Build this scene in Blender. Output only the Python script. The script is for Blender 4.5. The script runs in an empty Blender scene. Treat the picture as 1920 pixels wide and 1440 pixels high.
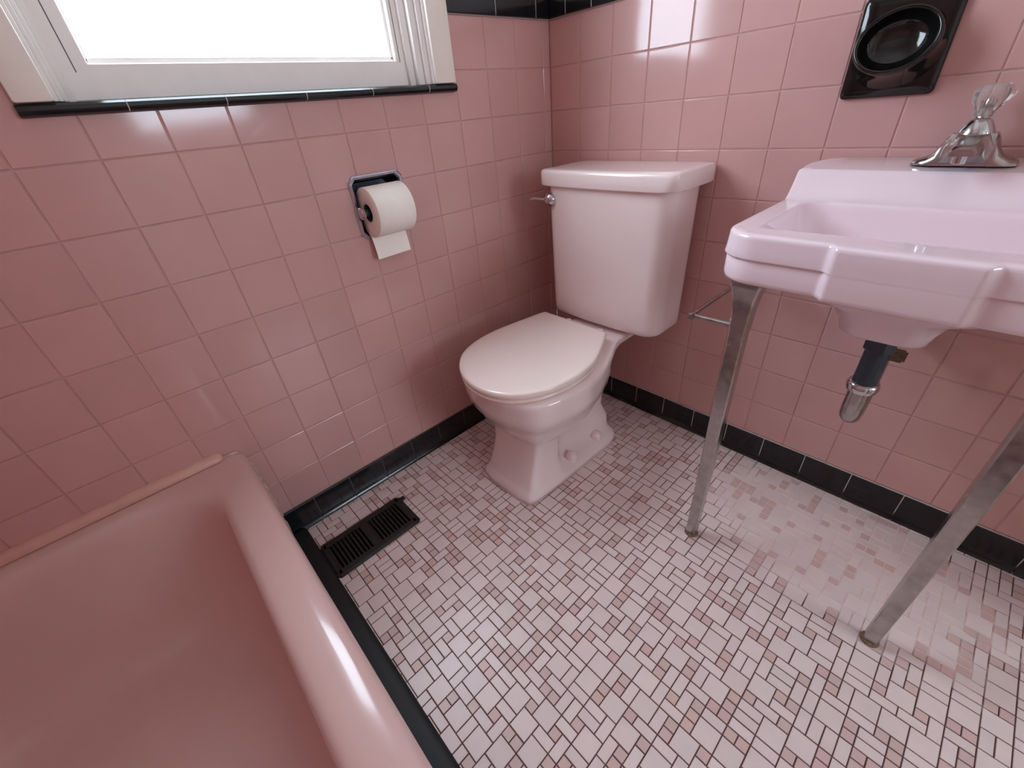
import bpy, bmesh, math, random
from mathutils import Vector, Matrix
random.seed(7)
PI = math.pi
scene = bpy.context.scene
COL = scene.collection
T = 0.11            # wall tile pitch
ZB = 0.083          # top of the cove base
YL = -0.0318        # first vertical joint on the left wall
XR = 0.0021         # vertical joints on the back wall

# ------------------------------------------------------------------ materials
def srgb(r, g, b):
    f = lambda c: (c / 255) / 12.92 if c / 255 <= 0.04045 else ((c / 255 + 0.055) / 1.055) ** 2.4
    return (f(r), f(g), f(b), 1)

def mat(name, col, rough=0.4, metal=0.0, spec=0.5, var=0.0, scale=20, bump=0.0, bscale=60, tint=False, coat=0.0, rvar=0.0):
    m = bpy.data.materials.new(name); m.use_nodes = True
    nt = m.node_tree; b = nt.nodes['Principled BSDF']
    b.inputs['Roughness'].default_value = rough
    b.inputs['Metallic'].default_value = metal
    b.inputs['Specular IOR Level'].default_value = spec
    b.inputs['Coat Weight'].default_value = coat
    rgb = nt.nodes.new('ShaderNodeRGB'); rgb.outputs[0].default_value = col
    out = rgb.outputs[0]
    tc = nt.nodes.new('ShaderNodeTexCoord')
    if var > 0 or rvar > 0:
        n = nt.nodes.new('ShaderNodeTexNoise'); n.inputs['Scale'].default_value = scale; n.inputs['Detail'].default_value = 4
        nt.links.new(tc.outputs['Object'], n.inputs['Vector'])
    if var > 0:
        mr = nt.nodes.new('ShaderNodeMapRange')
        mr.inputs['From Min'].default_value = 0.3; mr.inputs['From Max'].default_value = 0.7
        mr.inputs['To Min'].default_value = 1 - var; mr.inputs['To Max'].default_value = 1 + var
        nt.links.new(n.outputs['Fac'], mr.inputs['Value'])
        mx = nt.nodes.new('ShaderNodeVectorMath'); mx.operation = 'SCALE'
        nt.links.new(out, mx.inputs[0]); nt.links.new(mr.outputs[0], mx.inputs['Scale'])
        out = mx.outputs[0]
    if rvar > 0:
        mr = nt.nodes.new('ShaderNodeMapRange')
        mr.inputs['To Min'].default_value = max(0.02, rough - rvar); mr.inputs['To Max'].default_value = rough + rvar
        nt.links.new(n.outputs['Fac'], mr.inputs['Value'])
        nt.links.new(mr.outputs[0], b.inputs['Roughness'])
    if tint:
        at = nt.nodes.new('ShaderNodeAttribute'); at.attribute_name = 'tint'
        mx = nt.nodes.new('ShaderNodeVectorMath'); mx.operation = 'MULTIPLY'
        nt.links.new(out, mx.inputs[0]); nt.links.new(at.outputs['Vector'], mx.inputs[1])
        out = mx.outputs[0]
    nt.links.new(out, b.inputs['Base Color'])
    if bump > 0:
        n2 = nt.nodes.new('ShaderNodeTexNoise'); n2.inputs['Scale'].default_value = bscale; n2.inputs['Detail'].default_value = 3
        nt.links.new(tc.outputs['Object'], n2.inputs['Vector'])
        bp = nt.nodes.new('ShaderNodeBump'); bp.inputs['Strength'].default_value = bump; bp.inputs['Distance'].default_value = 0.002
        nt.links.new(n2.outputs['Fac'], bp.inputs['Height']); nt.links.new(bp.outputs[0], b.inputs['Normal'])
    return m

M = {}
M['tile'] = mat('pink_wall_tile', srgb(201, 158, 154), 0.10, var=0.03, scale=9, tint=True, bump=0.06, bscale=14)
M['grout'] = mat('wall_grout', srgb(190, 152, 147), 0.8, var=0.10, scale=30)
M['paint'] = mat('painted_plaster', srgb(228, 220, 214), 0.6, var=0.02, bump=0.1)
M['ceil'] = mat('ceiling_paint', srgb(235, 230, 225), 0.7, var=0.02)
M['black'] = mat('black_glazed_tile', srgb(22, 23, 26), 0.16, var=0.2, scale=25, bump=0.1, bscale=20)
M['jgrout'] = mat('white_grout_line', srgb(196, 186, 182), 0.8, var=0.12, scale=50)
M['porc'] = mat('pale_pink_porcelain', srgb(236, 219, 217), 0.10, var=0.015, scale=5, coat=0.3)
M['sinkm'] = mat('pink_sink_enamel', srgb(233, 214, 221), 0.13, var=0.015, scale=5, coat=0.3)
M['tub'] = mat('pink_tub_enamel', srgb(214, 180, 174), 0.16, var=0.025, scale=6, coat=0.2, bump=0.05, bscale=8)
M['seat'] = mat('pink_toilet_seat', srgb(243, 227, 219), 0.14, var=0.01, coat=0.2)
M['chrome'] = mat('chrome', srgb(205, 205, 208), 0.12, metal=1, var=0.05, scale=40, rvar=0.06)
M['oldchrome'] = mat('worn_chrome', srgb(178, 172, 170), 0.24, metal=1, var=0.15, scale=60, rvar=0.1)
M['holder'] = mat('holder_chrome', srgb(196, 200, 210), 0.22, metal=1, var=0.08, scale=60)
M['recess'] = mat('holder_recess', srgb(96, 100, 112), 0.35, metal=1, var=0.1)
M['rust'] = mat('rusty_ring', srgb(116, 92, 76), 0.8, var=0.4, scale=200)
M['paper'] = mat('toilet_paper', srgb(246, 242, 233), 0.9, var=0.015, scale=60, bump=0.25, bscale=220, spec=0.2)
M['core'] = mat('cardboard_core', srgb(120, 98, 78), 0.9)
M['white'] = mat('window_white_paint', srgb(238, 233, 228), 0.45, var=0.03, scale=15)
M['casing'] = mat('casing_cream_paint', srgb(236, 229, 218), 0.45, var=0.03, scale=12, bump=0.15, bscale=40)
M['blackceramic'] = mat('black_ceramic', srgb(16, 15, 15), 0.07, var=0.2)
M['vent'] = mat('black_painted_steel', srgb(32, 30, 28), 0.45, var=0.3, scale=80)
M['dark'] = mat('duct_dark', srgb(8, 8, 8), 0.9)
M['blackpipe'] = mat('dark_pipe', srgb(66, 76, 86), 0.35, metal=0.5, var=0.15, scale=50)
M['caulk'] = mat('old_caulk', srgb(196, 170, 148), 0.7, var=0.25, scale=70)
M['strip'] = mat('pink_quarter_round', srgb(210, 166, 152), 0.25, var=0.08, scale=20)
M['dgrout'] = mat('grey_grout_line', srgb(84, 78, 76), 0.8, var=0.2, scale=60)
M['satinblack'] = mat('black_floor_strip', srgb(20, 21, 23), 0.6, var=0.25, scale=40)
M['hallfloor'] = mat('hall_floor', srgb(150, 118, 88), 0.5, var=0.1)
M['red'] = mat('red_mark', srgb(130, 30, 30), 0.4)
M['blue'] = mat('blue_mark', srgb(30, 36, 60), 0.4)
M['bigtile'] = mat('pale_floor_tile', srgb(228, 211, 208), 0.32, var=0.03, scale=25, tint=True)
M['smalltile'] = mat('pink_floor_tile', srgb(212, 183, 178), 0.32, var=0.04, scale=25, tint=True)

def floor_grout():
    m = bpy.data.materials.new('floor_grout'); m.use_nodes = True
    nt = m.node_tree; b = nt.nodes['Principled BSDF']; b.inputs['Roughness'].default_value = 0.85
    tc = nt.nodes.new('ShaderNodeTexCoord')
    n = nt.nodes.new('ShaderNodeTexNoise'); n.inputs['Scale'].default_value = 16; n.inputs['Detail'].default_value = 4
    nt.links.new(tc.outputs['Object'], n.inputs['Vector'])
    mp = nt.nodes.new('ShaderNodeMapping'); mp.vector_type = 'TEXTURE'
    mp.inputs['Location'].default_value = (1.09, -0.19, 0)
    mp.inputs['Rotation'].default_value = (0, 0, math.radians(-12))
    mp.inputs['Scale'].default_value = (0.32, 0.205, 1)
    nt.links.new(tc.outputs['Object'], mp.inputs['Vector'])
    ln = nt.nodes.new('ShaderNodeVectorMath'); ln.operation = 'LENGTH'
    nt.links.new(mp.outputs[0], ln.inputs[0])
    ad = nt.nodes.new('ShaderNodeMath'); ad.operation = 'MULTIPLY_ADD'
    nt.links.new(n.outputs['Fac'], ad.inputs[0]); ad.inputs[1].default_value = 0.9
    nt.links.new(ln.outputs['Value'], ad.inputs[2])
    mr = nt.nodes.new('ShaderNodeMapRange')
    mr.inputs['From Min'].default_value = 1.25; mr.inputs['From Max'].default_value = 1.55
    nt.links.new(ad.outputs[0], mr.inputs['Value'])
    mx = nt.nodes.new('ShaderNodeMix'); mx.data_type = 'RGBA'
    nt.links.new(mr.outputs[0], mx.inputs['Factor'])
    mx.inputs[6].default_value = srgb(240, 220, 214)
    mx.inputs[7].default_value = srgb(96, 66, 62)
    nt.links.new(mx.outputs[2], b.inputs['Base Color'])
    return m
M['fgrout'] = floor_grout()

def glass_pane():
    m = bpy.data.materials.new('window_glass'); m.use_nodes = True
    nt = m.node_tree; nt.nodes.clear()
    o = nt.nodes.new('ShaderNodeOutputMaterial'); mx = nt.nodes.new('ShaderNodeMixShader')
    t = nt.nodes.new('ShaderNodeBsdfTransparent'); g = nt.nodes.new('ShaderNodeBsdfGlossy')
    t.inputs[0].default_value = (0.96, 0.98, 0.98, 1); g.inputs['Roughness'].default_value = 0.02
    lw = nt.nodes.new('ShaderNodeLayerWeight'); pw = nt.nodes.new('ShaderNodeMath'); pw.operation = 'POWER'; pw.inputs[1].default_value = 5
    nt.links.new(lw.outputs['Facing'], pw.inputs[0])
    f = nt.nodes.new('ShaderNodeMath'); f.operation = 'MULTIPLY_ADD'; f.inputs[1].default_value = 0.9; f.inputs[2].default_value = 0.04
    nt.links.new(pw.outputs[0], f.inputs[0])
    nt.links.new(f.outputs[0], mx.inputs[0]); nt.links.new(t.outputs[0], mx.inputs[1]); nt.links.new(g.outputs[0], mx.inputs[2])
    nt.links.new(mx.outputs[0], o.inputs[0])
    return m
M['glass'] = glass_pane()

def acrylic():
    m = mat('clear_acrylic', (0.95, 0.93, 0.89, 1), 0.12)
    b = m.node_tree.nodes['Principled BSDF']
    b.inputs['Transmission Weight'].default_value = 0.85; b.inputs['IOR'].default_value = 1.47
    return m
M['acrylic'] = acrylic()

# ------------------------------------------------------------------ helpers
def link(name, me, materials, parent=None, smooth=None):
    o = bpy.data.objects.new(name, me); COL.objects.link(o)
    for m in (materials if isinstance(materials, (list, tuple)) else [materials]):
        me.materials.append(m)
    if smooth is not None:
        for p in me.polygons: p.use_smooth = True
        if smooth < 179: me.set_sharp_from_angle(angle=math.radians(smooth))
    if parent is not None: o.parent = parent
    return o

def empty(name, loc):
    o = bpy.data.objects.new(name, None); COL.objects.link(o); o.location = loc
    o.empty_display_size = 0.05
    return o

def tag(o, label=None, cat=None, group=None, kind=None):
    if label: o['label'] = label
    if cat: o['category'] = cat
    if group: o['group'] = group
    if kind: o['kind'] = kind
    return o

class MB:
    """Collects shapes in world coordinates; build() links them as one mesh."""
    def __init__(s): s.v = []; s.f = []; s.mi = []; s.tint = []; s.sm = []
    def add(s, verts, faces, mi=0, tint=(1, 1, 1)):
        k = len(s.v); s.v += [tuple(p) for p in verts]
        for f in faces:
            s.f.append([i + k for i in f]); s.mi.append(mi); s.tint.append(tint)
    def box(s, lo, hi, bev=0.0, mi=0, seg=2):
        bm = bmesh.new(); bmesh.ops.create_cube(bm, size=1)
        for v in bm.verts:
            v.co = Vector([(lo[i] + hi[i]) / 2 + v.co[i] * (hi[i] - lo[i]) for i in range(3)])
        if bev > 0: bmesh.ops.bevel(bm, geom=bm.edges[:], offset=bev, segments=seg, profile=0.5, affect='EDGES')
        s.bm(bm, mi)
    def bm(s, bm, mi=0):
        bm.verts.index_update()
        s.add([v.co[:] for v in bm.verts], [[v.index for v in f.verts] for f in bm.faces], mi); bm.free()
    def loft(s, loops, cap0=False, cap1=False, mi=0):
        n = len(loops[0]); vs = [p for l in loops for p in l]; fs = []
        for a in range(len(loops) - 1):
            for i in range(n):
                j = (i + 1) % n
                fs.append([a * n + i, a * n + j, (a + 1) * n + j, (a + 1) * n + i])
        if cap0: fs.append(list(range(n))[::-1])
        if cap1: fs.append([(len(loops) - 1) * n + i for i in range(n)])
        s.add(vs, fs, mi)
    def tube(s, path, rad, n=20, mi=0, caps=True):
        path = [Vector(p) for p in path]
        rs = rad if isinstance(rad, (list, tuple)) else [rad] * len(path)
        loops = []; prev = None
        for i, p in enumerate(path):
            d = (path[min(i + 1, len(path) - 1)] - path[max(i - 1, 0)]).normalized()
            if prev is None:
                a = Vector((0, 0, 1)) if abs(d.z) < 0.9 else Vector((1, 0, 0))
                u = d.cross(a).normalized()
            else: u = (prev - d * prev.dot(d)).normalized()
            prev = u; w = d.cross(u)
            loops.append([p + (u * math.cos(2 * PI * k / n) + w * math.sin(2 * PI * k / n)) * rs[i] for k in range(n)])
        s.loft(loops, caps, caps, mi)
    def lathe(s, prof, origin, axis='z', n=32, mi=0):
        """prof = [(r, h)]; r along the radius, h along the axis."""
        loops = []
        for r, h in prof:
            l = []
            for k in range(n):
                c, d = r * math.cos(2 * PI * k / n), r * math.sin(2 * PI * k / n)
                p = {'z': (c, d, h), 'y': (d, h, c), 'x': (h, c, d)}[axis]
                l.append(Vector(origin) + Vector(p))
            loops.append(l)
        s.loft(loops, prof[0][0] > 1e-5, prof[-1][0] > 1e-5, mi)
    def build(s, name, materials, parent=None, smooth=None, tint=False, origin=None, bevel=0.0):
        me = bpy.data.meshes.new(name)
        org = Vector(origin) if origin is not None else Vector((0, 0, 0))
        vs = [Vector(p) - org for p in s.v]
        me.from_pydata(vs, [], s.f); me.update()
        for p, m in zip(me.polygons, s.mi): p.material_index = m
        if tint:
            a = me.attributes.new('tint', 'FLOAT_VECTOR', 'FACE')
            for i, t in enumerate(s.tint): a.data[i].vector = t
        bm = bmesh.new(); bm.from_mesh(me)
        bmesh.ops.remove_doubles(bm, verts=bm.verts, dist=1e-6)
        if not tint: bmesh.ops.recalc_face_normals(bm, faces=bm.faces)
        bm.to_mesh(me); bm.free()
        o = link(name, me, materials, None, smooth)
        if parent is not None:
            o.parent = parent; o.location = org - Vector(parent_world(parent))
        else: o.location = org
        if bevel > 0:
            md = o.modifiers.new('bevel', 'BEVEL'); md.width = bevel; md.segments = 2; md.limit_method = 'ANGLE'
        return o

def parent_world(p):
    v = Vector((0, 0, 0))
    while p is not None:
        v += p.location; p = p.parent
    return v

def smooth01(a, b, x):
    t = max(0.0, min(1.0, (x - a) / (b - a))); return t * t * (3 - 2 * t)

def rrect(x0, x1, y0, y1, r, nc=10, nx=30, ny=20):
    """Counter-clockwise rounded rectangle with a fixed vertex layout."""
    r = min(r, (x1 - x0) / 2 - 1e-4, (y1 - y0) / 2 - 1e-4)
    P = []
    def side(a, b, n):
        for i in range(n): t = i / n; P.append((a[0] + (b[0] - a[0]) * t, a[1] + (b[1] - a[1]) * t))
    def corner(cx, cy, a0):
        for i in range(nc): a = a0 + PI / 2 * i / nc; P.append((cx + r * math.cos(a), cy + r * math.sin(a)))
    side((x0 + r, y0), (x1 - r, y0), nx); corner(x1 - r, y0 + r, -PI / 2)
    side((x1, y0 + r), (x1, y1 - r), ny); corner(x1 - r, y1 - r, 0)
    side((x1 - r, y1), (x0 + r, y1), nx); corner(x0 + r, y1 - r, PI / 2)
    side((x0, y1 - r), (x0, y0 + r), ny); corner(x0 + r, y0 + r, PI)
    return P

def catmull(pts, n=8):
    out = []; m = len(pts)
    for i in range(m):
        p0, p1, p2, p3 = pts[i - 1], pts[i], pts[(i + 1) % m], pts[(i + 2) % m]
        for k in range(n):
            t = k / n
            out.append(tuple(0.5 * ((2 * b) + (-a + c) * t + (2 * a - 5 * b + 4 * c - d) * t * t + (-a + 3 * b - 3 * c + d) * t ** 3)
                             for a, b, c, d in zip(p0, p1, p2, p3)))
    return out

def subtract(rects, h):
    out = []
    for (a, b, c, d) in rects:
        ha, hb, hc, hd = h
        if ha >= b or hb <= a or hc >= d or hd <= c: out.append((a, b, c, d)); continue
        if a < ha: out.append((a, ha, c, d))
        if b > hb: out.append((hb, b, c, d))
        m0, m1 = max(a, ha), min(b, hb)
        if c < hc: out.append((m0, m1, c, hc))
        if d > hd: out.append((m0, m1, hd, d))
    return out

# ------------------------------------------------------------------ room
X1, Y1, ZC = 1.60, -1.935, 2.40        # right wall, front wall, ceiling
ZT = ZB + 10 * T                       # top of the pink tile field
ZCAP = ZT + 0.052
WH = 0.10                              # wall thickness
HOLE = (-1.149, -0.428, 1.043, 1.93)    # window opening, (y0, y1, z0, z1)
NICHE = (-0.711, -0.583, 0.741, 0.868) # toilet paper niche

def tiles_on(mb, P, rects, holes, gap=0.0020, e=0.0018, h=0.0016, mi=1, flip=False):
    """P(u, v, d) maps wall coordinates to the world; each rect becomes a cushion-edged tile."""
    for rc in rects:
        tt = 1 + random.uniform(-0.035, 0.035); tw = random.uniform(-0.012, 0.012)
        tint = (tt, tt * (1 + tw), tt * (1 + tw))
        dz = [random.uniform(-0.00016, 0.00016) for _ in range(4)]
        pieces = [rc]
        for hl in holes: pieces = subtract(pieces, hl)
        for (a, b, c, d) in pieces:
            if b - a < 0.003 or d - c < 0.003: continue
            ea, eb, ec, ed = [float(abs(p - q) < 1e-6) for p, q in zip((a, b, c, d), rc)]   # only true tile edges get a joint
            a += gap / 2 * ea; b -= gap / 2 * eb; c += gap / 2 * ec; d -= gap / 2 * ed
            if b - a < 2.5 * e or d - c < 2.5 * e: continue
            def q_(k): return [(a + e * k * ea, c + e * k * ec), (b - e * k * eb, c + e * k * ec), (b - e * k * eb, d - e * k * ed), (a + e * k * ea, d - e * k * ed)]
            vs = [P(u, v, 0) for u, v in q_(0)] + [P(u, v, h * .62) for u, v in q_(.35)] + [P(u, v, h + dz[i] * (1 if len(pieces) == 1 else 0)) for i, (u, v) in enumerate(q_(1))]
            fs = [[8, 9, 10, 11]]
            for L0 in (0, 4):
                for i in range(4):
                    j = (i + 1) % 4; fs.append([L0 + i, L0 + j, L0 + 4 + j, L0 + 4 + i])
            if flip: fs = [f[::-1] for f in fs]
            mb.add(vs, fs, mi, tint)

def frange(a, b, s):
    out = []
    while a < b: out.append(a); a += s
    return out

# left wall (window wall), plane x = 0
D = 0.0016
Pl = lambda u, v, d: (d - D, -u, v)      # u = distance from the corner
mb = MB()
hl = (-HOLE[1], -HOLE[0], HOLE[2], HOLE[3]); nl = (-NICHE[1], -NICHE[0], NICHE[2], NICHE[3])
for rc in subtract(subtract([(0, -Y1, 0, ZT)], hl), nl):
    mb.box((-WH, -rc[1], rc[2]), (-D, -rc[0], rc[3]))
for rc in subtract([(0, -Y1, ZT, ZC)], hl):
    mb.box((-WH, -rc[1], rc[2]), (-D, -rc[0], rc[3]), mi=2)
us = [0.0] + frange(-YL, -Y1, T) + [-Y1]
rects = [(us[i], us[i + 1], ZB + k * T, ZB + (k + 1) * T) for i in range(len(us) - 1) for k in range(10)]
casing_area = (0.371, 1.195, 1.0275, 2.0)
tiles_on(mb, Pl, rects, [casing_area, nl], flip=True)
wall_left = tag(mb.build('wall_left', [M['grout'], M['tile'], M['paint']], tint=True), kind='structure')

# back wall (toilet and sink wall), plane y = 0
Pb = lambda u, v, d: (u, D - d, v)
mb = MB()
mb.box((-WH, D, 0), (X1 + WH, WH, ZT)); mb.box((-WH, D, ZT), (X1 + WH, WH, ZC), mi=2)
us = [0.0] + frange(XR + T, X1, T) + [X1]
rects = [(us[i], us[i + 1], ZB + k * T, ZB + (k + 1) * T) for i in range(len(us) - 1) for k in range(10)]
tiles_on(mb, Pb, rects, [])
wall_back = tag(mb.build('wall_back', [M['grout'], M['tile'], M['paint']], tint=True), kind='structure')

# the two walls behind the camera
mb = MB()
DY0, DY1, DZ = -0.90, -0.16, 2.02          # added doorway, out of view, letting in the hall's fill light
mb.box((X1 + D, -1.16, 0), (X1 + WH, DY0, ZC), mi=2); mb.box((X1 + D, DY1, 0), (X1 + WH, D, ZC), mi=2); mb.box((X1 + D, DY0, DZ), (X1 + WH, DY1, ZC), mi=2)
mb.box((X1 + D, Y1 - WH, 0), (X1 + WH, -1.16, ZC), mi=0)
us = frange(1.16, -Y1, T) + [-Y1]
tiles_on(mb, lambda u, v, d: (X1 + D - d, -u, v), [(us[i], us[i + 1], ZB + k * T, ZB + (k + 1) * T) for i in range(len(us) - 1) for k in range(16)], [])
tag(mb.build('wall_right', [M['grout'], M['tile'], M['paint']], tint=True), kind='structure')
mb = MB()
mb.box((-WH, Y1 - WH, 0), (X1 + D, Y1 - D, ZT + 6 * T)); mb.box((-WH, Y1 - WH, ZT + 6 * T), (X1 + D, Y1 - D, ZC), mi=2)
us = frange(0, X1, T) + [X1]
tiles_on(mb, lambda u, v, d: (u, Y1 - D + d, v), [(us[i], us[i + 1], ZB + k * T, ZB + (k + 1) * T) for i in range(len(us) - 1) for k in range(16)], [], flip=True)
tag(mb.build('wall_front', [M['grout'], M['tile'], M['paint']], tint=True), kind='structure')

# door casing and unseen hall with a window, added to brighten the left wall
mb = MB()
for xa, xb in ((X1 - .014, X1 + .001), (X1 + WH - .001, X1 + WH + .014)):
    mb.box((xa, DY0 - .06, 0.0), (xb, DY0, DZ + .06), .003); mb.box((xa, DY1, 0.0), (xb, DY1 + .06, DZ + .06), .003); mb.box((xa, DY0, DZ), (xb, DY1, DZ + .06), .003)
tag(mb.build('added_doorway', M['white'], smooth=40), kind='structure')
HX, HA, HB = 4.50, -1.40, 0.95
HW = (-0.72, 0.42, 1.12, 2.05)             # unseen hall window, added as a fill source
mb = MB(); mb.box((X1 + WH, HA - WH, -.06), (HX + WH, HB + WH, 0)); mb.box((X1, DY0 - .001, -.06), (X1 + WH, DY1 + .001, .004), .002); tag(mb.build('added_hall_floor', M['hallfloor']), kind='structure')
mb = MB(); mb.box((X1 + WH, HA - WH, ZC), (HX + WH, HB + WH, ZC + .1)); tag(mb.build('added_hall_ceiling', M['ceil']), kind='structure')
mb = MB(); mb.box((X1 + WH, HA - WH, 0), (HX, HA, ZC)); tag(mb.build('added_hall_wall_front', M['paint']), kind='structure')
mb = MB(); mb.box((X1 + WH, HB, 0), (HX, HB + WH, ZC)); mb.box((X1, WH, 0), (X1 + WH, HB + WH, ZC)); tag(mb.build('added_hall_wall_back', M['paint']), kind='structure')
mb = MB()
for rc in subtract([(HA - WH, HB + WH, 0, ZC)], HW): mb.box((HX, rc[0], rc[2]), (HX + WH, rc[1], rc[3]))
tag(mb.build('added_hall_wall_right', M['paint']), kind='structure')
mb = MB()
for (a, b, c, d) in ((HW[0] - .05, HW[0] + .02, HW[2] - .05, HW[3] + .05), (HW[1] - .02, HW[1] + .05, HW[2] - .05, HW[3] + .05), (HW[0], HW[1], HW[2] - .05, HW[2] + .02), (HW[0], HW[1], HW[3] - .02, HW[3] + .05)):
    mb.box((HX - .015, a, c), (HX + .03, b, d), .002)
w2 = tag(mb.build('hall_fill_window', M['white'], smooth=40), kind='structure')
mb = MB(); mb.box((HX + .04, HW[0], HW[2]), (HX + .044, HW[1], HW[3])); mb.build('window_pane', M['glass'], w2)

mb = MB(); mb.box((-WH, Y1 - WH, ZC), (X1 + WH, WH, ZC + 0.1))
tag(mb.build('ceiling', M['ceil']), kind='structure')

# ------------------------------------------------------------------ mosaic floor
U = 0.0204; OX, OY = 0.674, -0.8585
known = {}
def put(a0, a1, b0, b1):
    k = len(pieces)
    for a in range(a0, a1):
        for b in range(b0, b1):
            if (a, b) in known: return
    for a in range(a0, a1):
        for b in range(b0, b1): known[(a, b)] = k
    pieces.append((a0, a1, b0, b1))
pieces = []
for p in [(0,2,0,2),(2,3,1,2),(2,3,0,1),(2,4,2,4),(-1,0,0,2),(0,2,2,3),(1,2,3,4),(0,1,3,4),(-1,0,2,3),(-3,-1,1,3),
          (-2,-1,0,1),(-3,-2,0,1),(-2,-1,-1,0),(-2,-1,-2,-1),(-4,-2,-2,0),(-1,1,-3,-1),(-1,1,-1,0),(1,2,-1,0),(1,2,-3,-1),
          (0,1,-4,-3),(-1,0,-5,-4),(-2,0,-4,-3),(1,2,-4,-3),(2,3,-2,-1),(2,3,-3,-2),(2,4,-1,0),(3,4,-3,-1),(3,5,1,2),(3,5,0,1),
          (4,6,-2,0),(4,5,2,3),(5,7,1,3),(4,5,3,5),(4,6,5,7),(5,6,3,4),(6,8,3,4),(5,7,4,5),(7,9,4,6),(6,7,5,6),(6,7,6,7),
          (3,4,4,6),(2,3,4,5),(2,3,5,6),(1,2,4,6),(-1,1,4,6),(-2,0,3,4),(-3,-2,3,4),(-3,-1,4,5),(-4,-3,2,3),(-5,-3,1,2),
          (-5,-3,0,1),(-5,-4,-1,0),(-6,-5,-1,0),(-7,-5,0,2),(-5,-4,2,4),(-4,-3,3,5)]: put(*p)
A0, A1 = math.ceil((0 - OX) / U) - 1, math.floor((X1 - OX) / U) + 1
B0, B1 = math.ceil((-1.18 - OY) / U) - 1, math.floor((0 - OY) / U) + 1
free = lambda a0, a1, b0, b1: all((a, b) not in known for a in range(a0, a1) for b in range(b0, b1))
rng = random.Random(21)
cells = [(a, b) for a in range(A0, A1 + 1) for b in range(B0, B1 + 1)]
rng.shuffle(cells)
total = len(cells); bigs = 0
near_big = {}
for (a, b) in cells:                                   # scatter the large squares first
    if bigs * 4 > 0.40 * total: break
    if free(a, a + 2, b, b + 2):
        flush = sum(1 for d in ((-2, 0), (2, 0), (0, -2), (0, 2)) if (a + d[0], b + d[1]) in near_big)
        if flush >= 2: continue
        put(a, a + 2, b, b + 2); bigs += 1; near_big[(a, b)] = 1
rng.shuffle(cells)
for (a, b) in cells:
    if (a, b) in known: continue
    opts = [(a, a + 2, b, b + 1), (a, a + 1, b, b + 2), (a - 1, a + 1, b, b + 1), (a, a + 1, b - 1, b + 1)]
    rng.shuffle(opts)
    done = False
    if rng.random() < 0.72:
        for o in opts:
            if free(*o): put(*o); done = True; break
    if not done: put(a, a + 1, b, b + 1)

VX0, VX1, VY0, VY1 = 0.119, 0.232, -1.118, -0.886     # floor vent opening
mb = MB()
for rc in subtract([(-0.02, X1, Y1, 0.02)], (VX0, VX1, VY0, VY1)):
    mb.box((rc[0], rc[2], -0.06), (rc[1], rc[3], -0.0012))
vent_hole = (VX0, VX1, VY0, VY1)
for (a0, a1, b0, b1) in pieces:
    g = 0.0020 / 2; big = (a1 - a0) * (b1 - b0)
    rc = (OX + a0 * U + g + rng.uniform(-2e-4, 2e-4), OX + a1 * U - g + rng.uniform(-2e-4, 2e-4),
          OY + b0 * U + g + rng.uniform(-2e-4, 2e-4), OY + b1 * U - g + rng.uniform(-2e-4, 2e-4))
    rc = (max(rc[0], 0.001), min(rc[1], X1 - 0.001), max(rc[2], -1.20), min(rc[3], -0.001))
    if rc[1] - rc[0] < 0.002 or rc[3] - rc[2] < 0.002: continue
    if big == 1:
        t = rng.choice([(1, 1, 1), (1.03, 1.03, 0.99), (0.97, 1.0, 0.98), (1.01, 0.97, 0.98), (0.98, 1.02, 1.0)])
    else:
        k = rng.uniform(0.96, 1.035); t = (k, k * rng.uniform(0.99, 1.01), k * rng.uniform(0.985, 1.01))
    for (a, b, c, d) in subtract([rc], vent_hole):
        e = 0.0005
        if b - a < 3 * e or d - c < 3 * e: continue
        vs = [(a, c, -0.0012), (b, c, -0.0012), (b, d, -0.0012), (a, d, -0.0012),
              (a + e, c + e, 0), (b - e, c + e, 0), (b - e, d - e, 0), (a + e, d - e, 0)]
        mb.add(vs, [[4, 5, 6, 7], [0, 1, 5, 4], [1, 2, 6, 5], [2, 3, 7, 6], [3, 0, 4, 7]], 2 if big == 1 else 1, t)
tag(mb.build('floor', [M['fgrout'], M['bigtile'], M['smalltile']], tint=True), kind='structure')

# ------------------------------------------------------------------ black cove base, cap row, sill
def cove(name, P, u0, u1, joints, zt=ZB, jm='jgrout'):
    """P(u, d, z): d = distance out of the wall."""
    prof = [(0.0, zt), (0.0035, zt), (0.0055, zt - 0.002), (0.0060, zt - 0.006), (0.0060, 0.034), (0.0070, 0.022), (0.0095, 0.012),
            (0.0130, 0.0045), (0.0160, 0.0015), (0.0160, 0.0), (0.0, 0.0)]
    gap = 0.0011
    cuts = [u0] + [j for j in joints if u0 + .01 < j < u1 - .01] + [u1]
    mb = MB()
    for i in range(len(cuts) - 1):
        a, b = cuts[i] + gap, cuts[i + 1] - gap
        mb.loft([[P(a, d, z) for d, z in prof], [P(b, d, z) for d, z in prof]], True, True, 0)
        if i + 1 < len(cuts) - 1:
            pr = [(max(0, d - 0.0004), z) for d, z in prof if z > 0.020 or d == 0]
            mb.loft([[P(b, d, z) for d, z in pr], [P(b + 2 * gap, d, z) for d, z in pr]], True, True, 1)
    mb.loft([[P(u0, 0, zt), P(u0, 0.004, zt), P(u0, 0.004, zt + 0.0014), P(u0, 0, zt + 0.0014)],
             [P(u1, 0, zt), P(u1, 0.004, zt), P(u1, 0.004, zt + 0.0014), P(u1, 0, zt + 0.0014)]], True, True, 1)
    return tag(mb.build(name, [M['black'], M[jm]], smooth=30), kind='structure')
cove('baseboard_left', lambda u, d, z: (d + 0.0002, -u, z), 0.012, 1.1635, [-(-0.085 - T * k) for k in range(0, 11)], jm='dgrout')
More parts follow.
